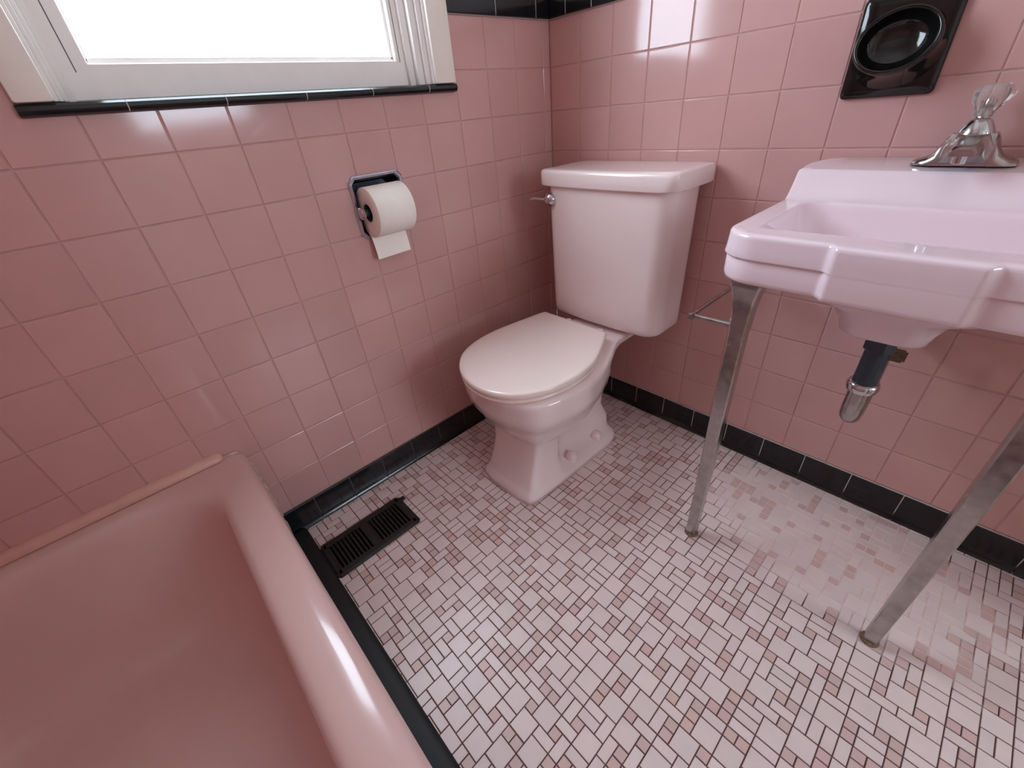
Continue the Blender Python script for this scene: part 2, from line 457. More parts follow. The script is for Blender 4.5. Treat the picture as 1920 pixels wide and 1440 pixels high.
cove('baseboard_back', lambda u, d, z: (u, -d - 0.0002, z), 0.0, X1 - .001, [0.064 + T * k for k in range(0, 15)])

def strip_tiles(name, P, u0, u1, joints, prof, mats, gap=0.0009):
    cuts = [u0] + [j for j in joints if u0 + .01 < j < u1 - .01] + [u1]
    mb = MB()
    for i in range(len(cuts) - 1):
        a, b = cuts[i] + gap, cuts[i + 1] - gap
        mb.loft([[P(a, d, z) for d, z in prof], [P(b, d, z) for d, z in prof]], True, True, 0)
        if i + 1 < len(cuts) - 1:
            c = [sum(q[k] for q in prof) / len(prof) for k in (0, 1)]
            pr = [(d + (c[0] - d) * .02, z + (c[1] - z) * .02) for d, z in prof]
            mb.loft([[P(b, d, z) for d, z in pr], [P(b + 2 * gap, d, z) for d, z in pr]], True, True, 1)
    return tag(mb.build(name, mats, smooth=35), kind='structure')
capp = [(0, ZT + .001), (0.006, ZT + .001), (0.0075, ZT + .003), (0.0080, ZT + .02), (0.0075, ZT + .040), (0.005, ZCAP - .003), (0.0, ZCAP)]
strip_tiles('trim_1', lambda u, d, z: (d, -u, z), 0.010, 0.369, [0.0611, 0.2103], capp, [M['black'], M['jgrout']])
strip_tiles('trim_2', lambda u, d, z: (u, -d, z), 0.0, X1 - .001, [0.0677, 0.1564] + [0.31 + .152 * k for k in range(9)], capp, [M['black'], M['jgrout']])
sillp = [(-0.045, 1.0285), (0.008, 1.0285), (0.0135, 1.031), (0.0165, 1.036), (0.0155, 1.0415), (0.011, 1.0448), (-0.045, 1.0455)]
strip_tiles('trim_3', lambda u, d, z: (d, -u, z), 0.369, 1.197, [0.4553, 0.6081, 0.7587, 0.9096, 1.0604], sillp, [M['black'], M['jgrout']])
# quarter-round strip on the floor along the tub
fl = [(-1.1655, 0.0002), (-1.1285, 0.0002), (-1.127, 0.004), (-1.1295, 0.0085), (-1.136, 0.012), (-1.145, 0.0135), (-1.1655, 0.0135)]
strip_tiles('trim_4', lambda u, d, z: (u, d, z), 0.018, 1.53, [0.31, 0.62, 0.93, 1.24], fl, [M['satinblack'], M['satinblack']], gap=0.0003)

# ------------------------------------------------------------------ window
win = tag(empty('window_1', (0, -0.784, 1.045)), kind='structure')
mb = MB()
CX = 0.016
mb.box((0.0, -0.432, 1.0462), (CX, -0.371, 2.0), 0.004); mb.box((0.0, -1.195, 1.0462), (CX, -1.147, 2.0), 0.004)
mb.box((0.0, -1.195, 1.93), (CX, -0.371, 2.0), 0.004)
mb.build('window_casing', M['casing'], win, smooth=40, origin=(0, -0.784, 1.045))
mb = MB()
for s, yo, steps in ((1, -0.428, (0, .0095, .0225, .039, .056)), (-1, -1.149, (0, .007, .013, .019, .029))):
    for k, xx in enumerate((0.008, 0.002, -0.006, -0.020)):
        a, b = yo - s * steps[k], yo - s * steps[k + 1]
        mb.box((-0.09, min(a, b), 1.0462), (xx, max(a, b), 1.93), 0.002)
mb.box((-0.09, -1.149, 1.895), (0.002, -0.428, 1.93), 0.002)
mb.build('window_stop', M['white'], win, smooth=40, origin=(0, -0.784, 1.045))
mb = MB()
sx0, sx1 = -0.072, -0.030
ya, yb = -1.126, -0.478
def frame_ring(x, y0, y1, z0, z1): return [(x, y0, z0), (x, y1, z0), (x, y1, z1), (x, y0, z1)]
o_, i_ = (ya, yb, 1.047, 1.8985), (ya + .045, yb - .030, 1.098, 1.85)
gr_ = lambda r, k: (r[0] + k, r[1] - k, r[2] + k, r[3] - k)
mb.loft([frame_ring(sx0, *o_), frame_ring(sx1 - .002, *o_), frame_ring(sx1, *gr_(o_, .002)), frame_ring(sx1, *gr_(i_, -.002)), frame_ring(sx1 - .002, *i_), frame_ring(sx0, *i_)])
# inner glazing bead, a step back
for (c, d, e, f) in [(ya + .040, yb - .025, 1.095, 1.1065), (ya + .040, yb - .025, 1.84, 1.853)]:
    mb.box((sx0 + .004, c, e), (sx1 - .012, d, f), 0.002)
mb.box((sx0 + .004, ya + .040, 1.10), (sx1 - .012, ya + .049, 1.85), 0.002); mb.box((sx0 + .004, yb - .0365, 1.10), (sx1 - .012, yb - .026, 1.85), 0.002)
# dark weatherstrip line let into the side stiles
mb.box((sx1 - .001, yb - 0.0200, 1.094), (sx1 + .0006, yb - 0.0188, 1.86), mi=1); mb.box((sx1 - .001, ya + 0.0240, 1.086), (sx1 + .0006, ya + 0.0252, 1.86), mi=1)
mb.build('window_sash', [M['white'], M['vent']], win, smooth=40, origin=(0, -0.784, 1.045))
mb = MB(); mb.box((-0.057, ya + .045, 1.10), (-0.053, yb - .032, 1.85))
mb.build('window_pane', M['glass'], win, origin=(0, -0.784, 1.045))

mb = MB()                                   # thin storm-window frame outside the sash
for (c, d, e, f) in [(-1.13, -1.098, 1.06, 1.90), (-.5345, -.5315, 1.06, 1.90), (-1.11, -.532, 1.06, 1.088), (-1.11, -.532, 1.86, 1.90)]:
    mb.box((-0.094, c, e), (-0.088, d, f))
mb.build('storm_frame', M['holder'], win, origin=(0, -0.784, 1.045))

# ------------------------------------------------------------------ bathtub
tub_org = (0.76, -1.55, 0)
tub = tag(empty('bathtub', tub_org), 'pink enamelled bathtub under the window, its rim along the tiled floor', 'bathtub')
TX0, TX1, TY0, TY1 = 0.0035, 1.525, -1.928, -1.1655
def tl(dx0, dx1, dy0, dy1, r, z):
    return [(x, y, z) for x, y in rrect(TX0 + dx0, TX1 - dx1, TY0 + dy0, TY1 - dy1, r, 12, 40, 24)]
mb = MB()
mb.loft([tl(.0, .0, .0, .004, .004, 0.0136), tl(.0, .0, .0, .004, .004, .27), tl(.0, .0, .0, .001, .004, .29), tl(0, 0, 0, 0, .005, .305),
         tl(0, 0, 0, .0006, .006, .315), tl(.0003, .0003, .0003, .004, .008, .3245), tl(.001, .001, .001, .010, .012, .3305),
         tl(.002, .002, .002, .018, .016, .3345), tl(.004, .004, .004, .030, .02, .336),
         tl(.022, .05, .05, .055, .08, .3365), tl(.032, .062, .065, .069, .11, .3355), tl(.040, .075, .075, .0775, .13, .332),
         tl(.049, .082, .082, .083, .14, .325), tl(.056, .087, .087, .0865, .14, .315), tl(.064, .090, .090, .0885, .14, .295),
         tl(.085, .098, .096, .094, .14, .22), tl(.125, .108, .106, .104, .14, .13), tl(.150, .118, .116, .114, .14, .085),
         tl(.185, .14, .138, .136, .14, .058), tl(.24, .19, .18, .18, .13, .045), tl(.5, .5, .32, .32, .05, .038)], True, True)
mb.build('tub_body', M['tub'], tub, smooth=180, origin=tub_org)
# crumbly caulk bead up the wall joint and round the rim corner
mb = MB(); rc = random.Random(3)
path = [(0.004, -1.1635, 0.012 + 0.268 * k / 24) for k in range(25)] + [(0.003, -1.163 - .003 * k, .285 + .0085 * k) for k in range(1, 6)] + \
       [(0.003, -1.182 - 0.008 * k, 0.334 + 0.0008 * k) for k in range(6)]
mb.tube(path, [0.0032 + rc.uniform(-0.0014, 0.0022) for _ in path], 8)
tag(mb.build('caulk_bead', M['caulk'], tub, smooth=60, origin=tub_org), 'crumbling cream caulk bead')
# pale quarter-round tile strip where the tub meets the window wall
mb = MB()
def qr(y, k): return [(0.0004 + d * k, y, 0.3375 + z * k) for d, z in [(0, 0), (0.017, 0), (0.0165, 0.006), (0.013, 0.012), (0.007, 0.0165), (0, 0.018)]]
mb.loft([qr(-1.2065, .35), qr(-1.2085, .7), qr(-1.213, .92), qr(-1.22, 1), qr(-1.92, 1)], True, True)
tag(mb.build('trim_5', M['strip'], smooth=40), kind='structure')

# ------------------------------------------------------------------ toilet
TC = 0.335
torg = (TC, -0.42, 0)
toilet = tag(empty('toilet', torg), 'pink two-piece toilet in the tiled corner with closed lid', 'toilet')

def section(z, pts, n=8, cx=TC):
    """pts = [(y, half width)] from the front tip to the back."""
    right = [(cx + w, y) for y, w in pts]; left = [(cx - w, y) for y, w in pts[::-1] if w > 1e-4]
    ring = right + left
    return [(x, y, z) for x, y in catmull(ring, n)]
# stations: tip, shoulder, front side, mid front, mid, mid back, back side, back end
S = []
def sec(z, ys, ws, cx=TC): S.append(section(z, list(zip(ys, ws)), 8, cx))
base = [-.632, -.628, -.605, -.50, -.42, -.34, -.235, -.195, -.190]
sec(.0,   base, [0, .075, .108, .116, .117, .117, .117, .085, 0])
sec(.020, base, [0, .075, .108, .116, .117, .117, .117, .085, 0])
sec(.030, [-.628, -.622, -.600, -.50, -.42, -.34, -.237, -.197, -.192], [0.0000, 0.0730, 0.1040, 0.1120, 0.1120, 0.1120, 0.1120, 0.0820, 0.0000])
sec(.037, [-.622, -.615, -.594, -.50, -.42, -.34, -.24, -.203, -.197], [0.0000, 0.0720, 0.1010, 0.1060, 0.0950, 0.0920, 0.1000, 0.0780, 0.0000])
sec(.045, [-.616, -.609, -.588, -.49, -.43, -.35, -.25, -.205, -.20], [0.0000, 0.0710, 0.0980, 0.1010, 0.0660, 0.0640, 0.0820, 0.0680, 0.0000])
sec(.090, [-.598, -.592, -.572, -.49, -.44, -.35, -.25, -.205, -.20], [0.0000, 0.0680, 0.0920, 0.0940, 0.0640, 0.0620, 0.0780, 0.0640, 0.0000])
sec(.140, [-.584, -.578, -.560, -.49, -.44, -.35, -.26, -.225, -.218], [0.0000, 0.0670, 0.0910, 0.0940, 0.0660, 0.0620, 0.0660, 0.0540, 0.0000])
sec(.180, [-.579, -.574, -.557, -.49, -.44, -.35, -.26, -.22, -.212], [0.0000, 0.0700, 0.0950, 0.1000, 0.0780, 0.0680, 0.0680, 0.0560, 0.0000])
sec(.198, [-.583, -.578, -.560, -.49, -.43, -.34, -.26, -.215, -.207], [0.0000, 0.0740, 0.1030, 0.1140, 0.1060, 0.0820, 0.0760, 0.0600, 0.0000])
sec(.225, [-.607, -.600, -.575, -.49, -.42, -.33, -.26, -.215, -.205], [0.0000, 0.0592, 0.1166, 0.1420, 0.1360, 0.1040, 0.0860, 0.0700, 0.0000])
sec(.260, [-.632, -.624, -.590, -.49, -.41, -.32, -.25, -.205, -.195], [0.0000, 0.0666, 0.1335, 0.1640, 0.1580, 0.1220, 0.0900, 0.0720, 0.0000])
sec(.292, [-.6455, -.6365, -.598, -.49, -.40, -.31, -.245, -.20, -.19], [0.0000, 0.0718, 0.1433, 0.1745, 0.1675, 0.1320, 0.0900, 0.0680, 0.0000])
sec(.2945, [-.6495, -.6405, -.601, -.49, -.40, -.31, -.245, -.20, -.19], [0.0000, 0.0733, 0.1466, 0.1785, 0.1710, 0.1350, 0.0900, 0.0680, 0.0000])
sec(.325, [-.656, -.646, -.605, -.49, -.40, -.305, -.24, -.19, -.18], [0.0000, 0.0747, 0.1495, 0.1820, 0.1750, 0.1380, 0.0900, 0.0680, 0.0000])
sec(.348, [-.659, -.649, -.607, -.49, -.40, -.30, -.225, -.15, -.138], [0.0000, 0.0755, 0.1504, 0.1830, 0.1760, 0.1390, 0.0960, 0.0760, 0.0000])
sec(.360, [-.660, -.650, -.6075, -.49, -.40, -.30, -.213, -.08, -.065], [0.0000, 0.0759, 0.1509, 0.1835, 0.1765, 0.1400, 0.1030, 0.0900, 0.0000])
sec(.367, [-.661, -.651, -.608, -.49, -.40, -.30, -.205, -.048, -.033], [0.0000, 0.0762, 0.1513, 0.1840, 0.1770, 0.1410, 0.1060, 0.0970, 0.0000])
sec(.376, [-.659, -.649, -.606, -.49, -.40, -.30, -.21, -.045, -.030], [0.0000, 0.0755, 0.1504, 0.1830, 0.1760, 0.1400, 0.1050, 0.0970, 0.0000])
sec(.381, [-.652, -.642, -.600, -.49, -.40, -.30, -.21, -.050, -.036], [0.0000, 0.0733, 0.1457, 0.1770, 0.1700, 0.1360, 0.1020, 0.0940, 0.0000])
sec(.382, [-.60, -.592, -.56, -.48, -.40, -.30, -.21, -.060, -.046], [0.0000, 0.0592, 0.1128, 0.1300, 0.1300, 0.1100, 0.0900, 0.0800, 0.0000])
mb = MB(); mb.loft(S, True, True)
mb.build('bowl', M['porc'], toilet, smooth=180, origin=torg)
# seat and lid from the same outline (the lid sits a little askew)
OUT = [(.300, -.2435), (.395, -.2455), (.412, -.2465), (.4175, -.2485), (.4215, -.2535), (.430, -.269), (.456, -.318), (.491, -.398), (.502, -.468), (.497, -.535), (.476, -.598),
       (.440, -.645), (.400, -.669), (.352, -.680), (.305, -.677), (.262, -.665), (.214, -.637), (.172, -.592), (.146, -.527),
       (.138, -.450), (.145, -.375), (.155, -.310), (.1615, -.268), (.1655, -.252), (.1675, -.2465), (.1715, -.2435), (.180, -.2425), (.230, -.2425)]
OC = (.322, -.455)
ring0 = catmull(OUT, 8)
def ring(z, k=0.0, sx=0.0, sy=0.0):
    out = []
    for x, y in ring0:
        d = Vector((x - OC[0], y - OC[1])); L = d.length
        q = d * ((L - k) / L)
        out.append((OC[0] + q.x + sx, OC[1] + q.y + sy, z))
    return out
mb = MB()
mb.loft([ring(.397, .012), ring(.3965, .006), ring(.3985, .001), ring(.404, 0), ring(.4095, .0006), ring(.4128, .0025), ring(.4145, .0065), ring(.4153, .016), ring(.4158, .05), ring(.4162, .12)], True, True)
mb.build('lid', M['seat'], toilet, smooth=70, origin=torg)
mb = MB()
mb.loft([ring(.3835, .014), ring(.383, .007), ring(.385, .003), ring(.389, .002), ring(.3925, .004), ring(.3945, .010), ring(.3948, .07), ring(.39, .078), ring(.3845, .07)], False, False)
n = len(ring0)
mb.loft([ring(.3845, .07), ring(.3835, .014)], False, False)
mb.build('seat', M['seat'], toilet, smooth=70, origin=torg)
for sx in (-.062, .062):
    mb = MB(); mb.lathe([(0, .3835), (.013, .3835), (.013, .396), (.010, .400), (0, .401)], (TC - .02 + sx, -.226, 0), n=20)
    mb.build('hinge_post', M['seat'], toilet, smooth=40, origin=torg)
# tank
def tk(x0, x1, y0, y1, r, z, bow=0.0):
    P = rrect(x0, x1, y0, y1, r, 10, 24, 8); xm = (x0 + x1) / 2; out = []
    for x, y in P:
        if y < (y0 + y1) / 2: y -= bow * (1 - ((x - xm) / ((x1 - x0) / 2)) ** 2)
        out.append((x, y, z))
    return out
mb = MB()
K = [(.395, .020, .03), (.397, .011, .036), (.403, .004, .04), (.412, .001, .042), (.43, 0, .043), (.60, -.003, .043), (.77, -.0055, .043), (.787, -.0055, .043)]
mb.loft([tk(.146 + i, .538 - i, -.190 + i * .8, -.028, r, z, .010) for z, i, r in K], True, True)
mb.build('tank', M['porc'], toilet, smooth=60, origin=torg)
mb = MB()
K = [(.787, .006, .03), (.7875, .001, .034), (.790, 0, .030), (.818, 0, .030), (.8235, .0012, .029), (.8268, .0042, .027), (.8282, .010, .024), (.8286, .03, .02), (.8289, .07, .02)]
mb.loft([tk(.1245 + i, .5615 - i, -.207 + i, -.005 - i * .4, r, z, .010) for z, i, r in K], True, True)
mb.build('tank_lid', M['porc'], toilet, smooth=60, origin=torg)
mb = MB()
lx, ly, lz = .1665, -.1985, .7495
mb.lathe([(.0195, .004), (.0195, .0), (.0182, -.005), (.014, -.011), (.007, -.0155), (0, -.0165)], (lx, ly, lz), 'y', 28)
lev = mb.build('flush_lever', M['chrome'], toilet, smooth=50, origin=(lx, ly, lz))
mb = MB()
mb.tube([(lx - .008, ly - .008, lz), (lx - .03, ly - .013, lz + .001), (lx - .052, ly - .016, lz + .001), (lx - .062, ly - .017, lz)], [.0050, .0042, .0054, .0046], 12)
mb.build('lever_arm', M['chrome'], lev, smooth=50, origin=(lx, ly, lz))
for (bx, by) in ((TC + .089, -.415), (TC + .086, -.285), (TC - .089, -.415), (TC - .086, -.285)):
    mb = MB(); mb.lathe([(.0185, .030), (.0185, .044), (.0170, .052), (.0125, .059), (.006, .0625), (0, .063)], (bx, by, 0), n=24)
    mb.build('bolt_cap', M['porc'], toilet, smooth=60, origin=(bx, by, .033))

# ------------------------------------------------------------------ sink
SC = 1.007
sorg = (SC, -0.22, 0.70)
sink = tag(empty('sink', sorg), 'pink wall-hung sink with raised back ledge on chrome legs', 'sink')
SX0, SX1, SY0, SY1 = .763, 1.251, -.440, -.0035
def rimz(y):
    t = max(0.0, min(1.0, (y + .150) / .047))
    return .780 + .048 * t ** 1.7 + .010 * max(0.0, min(1.0, (y + .103) / .10))
def bulge(x): return smooth01(.921, .935, x) * (1 - smooth01(1.083, 1.097, x))
def sl(inset, z, r, over=0.0, follow=None, bul=1.0, back=None, gr=0.0):
    P = rrect(SX0 + inset, SX1 - inset, SY0 + inset, SY1 - (inset if back is None else back), r, 14, 110, 40)
    out = []
    for x, y in P:
        zz = z
        if follow is not None: zz = rimz(y) + follow
        b = bulge(x) if y < -.3 else 0.0
        dx = dy = 0.0
        if over or gr:
            o = (over - gr) * (1 - b); dx = -o if x < .80 else (o if x > 1.21 else 0); dy = -o if y < -.40 else 0
        y -= .0125 * b * bul * smooth01(-.36, -.42, y)
        out.append((x + dx, y + dy, zz))
    return out
def bl(x0, x1, y0, y1, r, z): return [(x, y, z) for x, y in rrect(x0, x1, y0, y1, r, 14, 110, 40)]
mb = MB()
L = [bl(.985, 1.03, -.265, -.225, .02, .606), bl(.955, 1.06, -.335, -.185, .03, .608), bl(.948, 1.067, -.345, -.178, .035, .614), bl(.943, 1.072, -.352, -.172, .04, .632),
     bl(.930, 1.085, -.362, -.16, .045, .657), bl(.87, 1.145, -.385, -.10, .05, .682), bl(.80, 1.214, -.405, -.05, .05, .712),
     sl(.016, .712, .05, back=.002), sl(.012, .7025, .055, back=.001), sl(.006, .6995, .058, back=.0005), sl(.0025, .7015, .060, back=0), sl(.0012, .708, .061, back=0),
     sl(.0012, .7385, .061, back=0), sl(.0012, .7405, .061, 0, back=0, gr=.0012), sl(.001, .7415, .061, .0030, back=0), sl(.001, .7435, .061, .0034, back=0), sl(.0006, .755, .061, .0016, back=0),
     sl(0, 0, .061, 0, -.0075, back=0), sl(.0006, 0, .060, 0, -.0042, back=.0), sl(.0022, 0, .059, 0, -.0016, back=.0004), sl(.0052, 0, .057, 0, -.0002, back=.001),
     sl(.014, 0, .052, 0, .0003, .7, back=.003)]
def deck(ins, yb_, f=0.0):
    # same vertices as the rim edge, pulled in: keeps every side vertex at its own depth on the sloping back
    out = []
    for x, y in rrect(SX0 + .014, SX1 - .014, SY0 + .014, SY1 - .003, .052, 14, 110, 40):
        x = min(max(x, SX0 + ins), SX1 - ins); y = min(max(y, SY0 + ins * 1.25), yb_)
        out.append((x, y, rimz(y) + f))
    return out
for k, yb_ in enumerate((-.090, -.0995, -.1028, -.1062, -.111, -.117, -.124, -.132, -.140, -.1475)):
    L.append(deck(.017 + .0225 * k / 9, yb_))
L += [bl(.8045, 1.2095, -.3845, -.1490, .043, .7795), bl(.8062, 1.2078, -.3822, -.1515, .043, .7780), bl(.8085, 1.2055, -.3795, -.1540, .044, .7735), bl(.811, 1.203, -.377, -.1570, .045, .764),
      bl(.818, 1.196, -.371, -.166, .05, .730), bl(.828, 1.186, -.363, -.178, .055, .705), bl(.850, 1.164, -.345, -.195, .055, .692), bl(.985, 1.03, -.265, -.225, .02, .686)]
mb.loft(L, True, True)
mb.build('basin', M['sinkm'], sink, smooth=70, origin=sorg)
mb = MB(); mb.lathe([(.021, .684), (.021, .6865), (.017, .6875), (.012, .685), (0, .684)], (SC, -.245, 0), n=28)
mb.build('drain', M['chrome'], sink, smooth=40, origin=sorg)
def sq(cx, cy, h, z, c=0.0): # square ring with slightly clipped corners
    k = h - c
    return [(cx - k, cy - h, z), (cx + k, cy - h, z), (cx + h, cy - k, z), (cx + h, cy + k, z), (cx + k, cy + h, z), (cx - k, cy + h, z), (cx - h, cy + k, z), (cx - h, cy - k, z)]
LY = -.392
for lx in (.8155, 1.2005):
    mb = MB()
    mb.loft([sq(lx, LY, .0105, .006, .002), sq(lx, LY, .0118, .012, .0022), sq(lx, LY, .0140, .44, .0024), sq(lx, LY, .0142, .612, .0024)], True, True)
    leg = mb.build('leg', M['oldchrome'], sink, smooth=25, origin=(lx, LY, .3))
    mb = MB()
    mb.loft([sq(lx, LY, .0152, .596, .003), sq(lx, LY, .0156, .612, .003), sq(lx, LY, .0166, .640, .003), sq(lx, LY, .0195, .664, .0035), sq(lx, LY, .0245, .683, .004), sq(lx, LY, .0270, .6935, .004), sq(lx, LY, .0270, .7005, .004)], True, True)
    mb.build('leg_bracket', M['oldchrome'], leg, smooth=25, origin=(lx, LY, .65))
    mb = MB(); mb.lathe([(0.0, .0004), (.0168, .0004), (.0168, .002), (.0145, .005), (.0115, .0075), (0, .0078)], (lx, LY, 0), n=24)
    tag(mb.build('foot', M['rust'], leg, smooth=40, origin=(lx, LY, 0)), 'rusty round foot cup')
mb = MB()
bx, bz = .722, .601
mb.tube([(.803, LY, bz), (.78, LY, bz), (.75, LY, bz), (.728, LY, bz), (.721, LY, bz)], [.0062, .0058, .0048, .0044, .005], 14)
mb.tube([(bx, LY - .008, bz), (bx, -.30, bz), (bx, -.15, bz), (bx, -.006, bz)], .0048, 14)
mb.lathe([(.015, -.0005), (.015, -.004), (.009, -.009), (.006, -.014)], (bx, 0, bz), 'y', 20)
mb.lathe([(.0, LY - .0125), (.006, LY - .011), (.0075, LY - .004), (.006, LY + .005), (.0048, LY + .007)], (bx, 0, bz), 'y', 16)
mb.build('towel_bar', M['oldchrome'], sink, smooth=50, origin=(bx, -.2, bz))
mb = MB()
mb.tube([(1.082, -.30, .690), (1.082, -.30, .648)], .007, 12); mb.box((1.078, -.305, .652), (1.115, -.295, .660), .001)
tag(mb.build('mounting_clip', M['rust'], sink, smooth=40, origin=sorg), 'rusty metal clip under the basin')

# drain pipe and trap
PX, PY = 1.0095, -.246
trap = tag(empty('drain_trap', (PX, PY, .40)), 'dark drain pipe with chrome trap bend hanging below the pink sink', 'drain pipe')
porg = (PX, PY, .40)
mb = MB(); mb.tube([(PX, PY, .6055), (PX, PY, .475)], .0195, 28)
mb.build('tailpiece', M['blackpipe'], trap, smooth=40, origin=porg)
def hexnut(z0, z1, r, n=8):
    lp = lambda z, rr: [(PX + rr * math.cos(2 * PI * (k + .5) / n), PY + rr * math.sin(2 * PI * (k + .5) / n), z) for k in range(n)]
    m = MB(); m.loft([lp(z0, r * .93), lp(z0 + .002, r), lp(z1 - .002, r), lp(z1, r * .93)], True, True); return m
hexnut(.556, .588, .0245).build('slip_nut', M['blackpipe'], trap, smooth=30, origin=porg)
mb = MB(); mb.lathe([(.020, .468), (.0245, .469), (.0262, .474), (.0262, .482), (.0240, .487), (.0198, .4885)], (PX, PY, 0), n=32)
mb.build('compression_ring', M['chrome'], trap, smooth=50, origin=porg)
mb = MB()
R = .042
pts = [(PX, PY, .470), (PX, PY, .445), (PX, PY, .432)] + [(PX, PY + R - R * math.cos(a), .432 - R * math.sin(a)) for a in [PI * k / 14 for k in range(1, 14)]] + \
      [(PX, PY + 2 * R, .432), (PX, PY + 2 * R, .50)] + [(PX, PY + 2 * R + .03 - .03 * math.cos(a), .50 + .03 * math.sin(a)) for a in [PI / 2 * k / 6 for k in range(1, 7)]] + [(PX, -.012, .53)]
mb.tube(pts, .0185, 26)
mb.build('trap_bend', M['oldchrome'], trap, smooth=60, origin=porg)
mb = MB(); mb.lathe([(.034, -.0025), (.034, -.005), (.028, -.010), (.0185, -.0125)], (PX, 0, .53), 'y', 28)
mb.build('wall_flange', M['oldchrome'], trap, smooth=50, origin=porg)
mb = MB(); mb.lathe([(.0, .0), (.012, .0), (.012, .018), (.009, .018), (.009, .022), (0, .022)], (PX + .018, PY + .012, .548), 'x', 16)
tag(mb.build('clean_out_plug', M['rust'], trap, smooth=40, origin=porg), 'corroded brass plug')

# ------------------------------------------------------------------ faucet
FX, FY = .997, -.052
fz = rimz(FY) + .0006
forg = (FX, FY, fz)
fau = tag(empty('faucet', forg), 'chrome single-knob faucet with clear faceted knob on the sink ledge', 'faucet')
mb = MB()
def fsec(x, hw, zt, zb=0.0, c=.35): # cross section of the winged base, along y
    return [(FX + x, FY - hw, fz + zb), (FX + x, FY + hw, fz + zb), (FX + x, FY + hw, fz + zt * .35), (FX + x, FY + hw * .82, fz + zt * .8), (FX + x, FY + hw * .5, fz + zt),
            (FX + x, FY - hw * .5, fz + zt), (FX + x, FY - hw * .82, fz + zt * .8), (FX + x, FY - hw, fz + zt * .35)]
xs = [(-.067, .014, .004), (-.065, .019, .0065), (-.058, .023, .0085), (-.050, .0255, .0115), (-.044, .0265, .0155), (-.039, .027, .022), (-.0355, .027, .031), (-.0315, .0268, .041), (-.028, .026, .0465)]
prof = xs + [(-x, h, z) for x, h, z in xs[::-1]]
mb.loft([fsec(x, h, z) for x, h, z in prof], True, True)
mb.build('base', M['oldchrome'], fau, smooth=40, origin=forg)
mb = MB()
def ssec(y, hw, z0, z1): return [(FX - hw, y, fz + z0), (FX + hw, y, fz + z0), (FX + hw * .96, y, fz + z0 + (z1 - z0) * .6), (FX + hw * .62, y, fz + z1), (FX - hw * .62, y, fz + z1), (FX - hw * .96, y, fz + z0 + (z1 - z0) * .6)]
mb.loft([ssec(-.052, .031, .004, .0466), ssec(-.077, .031, .004, .0458), ssec(-.0795, .030, .005, .0445), ssec(-.085, .0215, .016, .042), ssec(-.105, .0195, .019, .0395), ssec(-.128, .018, .021, .0375), ssec(-.146, .0165, .022, .036), ssec(-.151, .014, .023, .033)], True, True)
sp = mb.build('spout', M['oldchrome'], fau, smooth=40, origin=forg)
mb = MB(); mb.lathe([(.0095, fz + .0245), (.0095, fz + .012), (.0075, fz + .011), (.006, fz + .014), (0, fz + .014)], (FX, -.138, 0), n=20)
mb.build('aerator', M['chrome'], sp, smooth=40, origin=forg)
mb = MB()
mb.lathe([(.0235, .042), (.0235, .0465), (.0215, .052), (.0175, .059), (.0135, .0645), (.0095, .0675), (.007, .068), (.007, .083), (0, .083)], (FX, FY, fz), n=32)
mb.build('bonnet', M['chrome'], fau, smooth=40, origin=forg)
mb = MB()
def facet(r, h, n=10, ph=0): return [(FX + r * math.cos(2 * PI * (k + ph) / n), FY + r * math.sin(2 * PI * (k + ph) / n), fz + h) for k in range(n)]
mb.loft([facet(.0105, .0685), facet(.0135, .0705), facet(.0125, .078), facet(.0165, .084), facet(.0225, .0915), facet(.0250, .0985), facet(.0240, .105), facet(.0185, .1125), facet(.010, .115)], True, True)
mb.build('knob', M['acrylic'], fau, smooth=20, origin=forg)
mb = MB(); mb.lathe([(.0055, .066), (.0055, .094), (.0045, .097), (0, .0975)], (FX, FY, fz), n=16)
mb.build('knob_stem', M['oldchrome'], fau, smooth=40, origin=forg)
for dx, m in ((-.003, 'red'), (.003, 'blue')):
    mb = MB(); mb.box((FX + dx - .0009, -.0800, fz + .0205 + .012), (FX + dx + .0009, -.0790, fz + .0285 + .012))
    tag(mb.build('temperature_mark', M[m], fau, origin=forg), {'red': 'red temperature mark', 'blue': 'dark blue temperature mark'}[m])

# ------------------------------------------------------------------ soap dish
dorg = (.845, -.012, 1.015)
dish = tag(empty('soap_dish', dorg), 'black ceramic soap dish set in the pink wall above the sink', 'soap dish')
mb = MB()
def pl(i, d, r): return [(x, -d, z) for x, z in rrect(.7745 + i, .9155 - i, .9385 + i, 1.0895 - i, r, 6, 16, 16)]
mb.loft([pl(0, .0028, .008), pl(0, .006, .009), pl(.002, .0095, .010), pl(.006, .0120, .012), pl(.018, .0135, .014), pl(.05, .0140, .012)], True, True)
mb.build('back_plate', M['blackceramic'], dish, smooth=60, origin=dorg)
mb = MB()
dc = Vector((.846, -.013, 1.010))
ex, ez = Vector((1, 0, 0)), Vector((0, 0.30, 1)).normalized()
en = Vector((0, -1, .30)).normalized()
def el(a, b, h, n=48): return [dc + ex * (a * math.cos(2 * PI * k / n)) + ez * (b * math.sin(2 * PI * k / n)) + en * h for k in range(n)]
mb.loft([el(.068, .058, -.010), el(.063, .053, .004), el(.060, .050, .020), el(.0605, .050, .033), el(.0600, .0495, .039), el(.0580, .0478, .0430), el(.0555, .0458, .0435),
         el(.0530, .0435, .0415), el(.0508, .0415, .036), el(.047, .0385, .027), el(.038, .031, .018), el(.024, .019, .0135), el(.006, .005, .0125)], True, True)
mb.build('dish_bowl', M['blackceramic'], dish, smooth=80, origin=dorg)

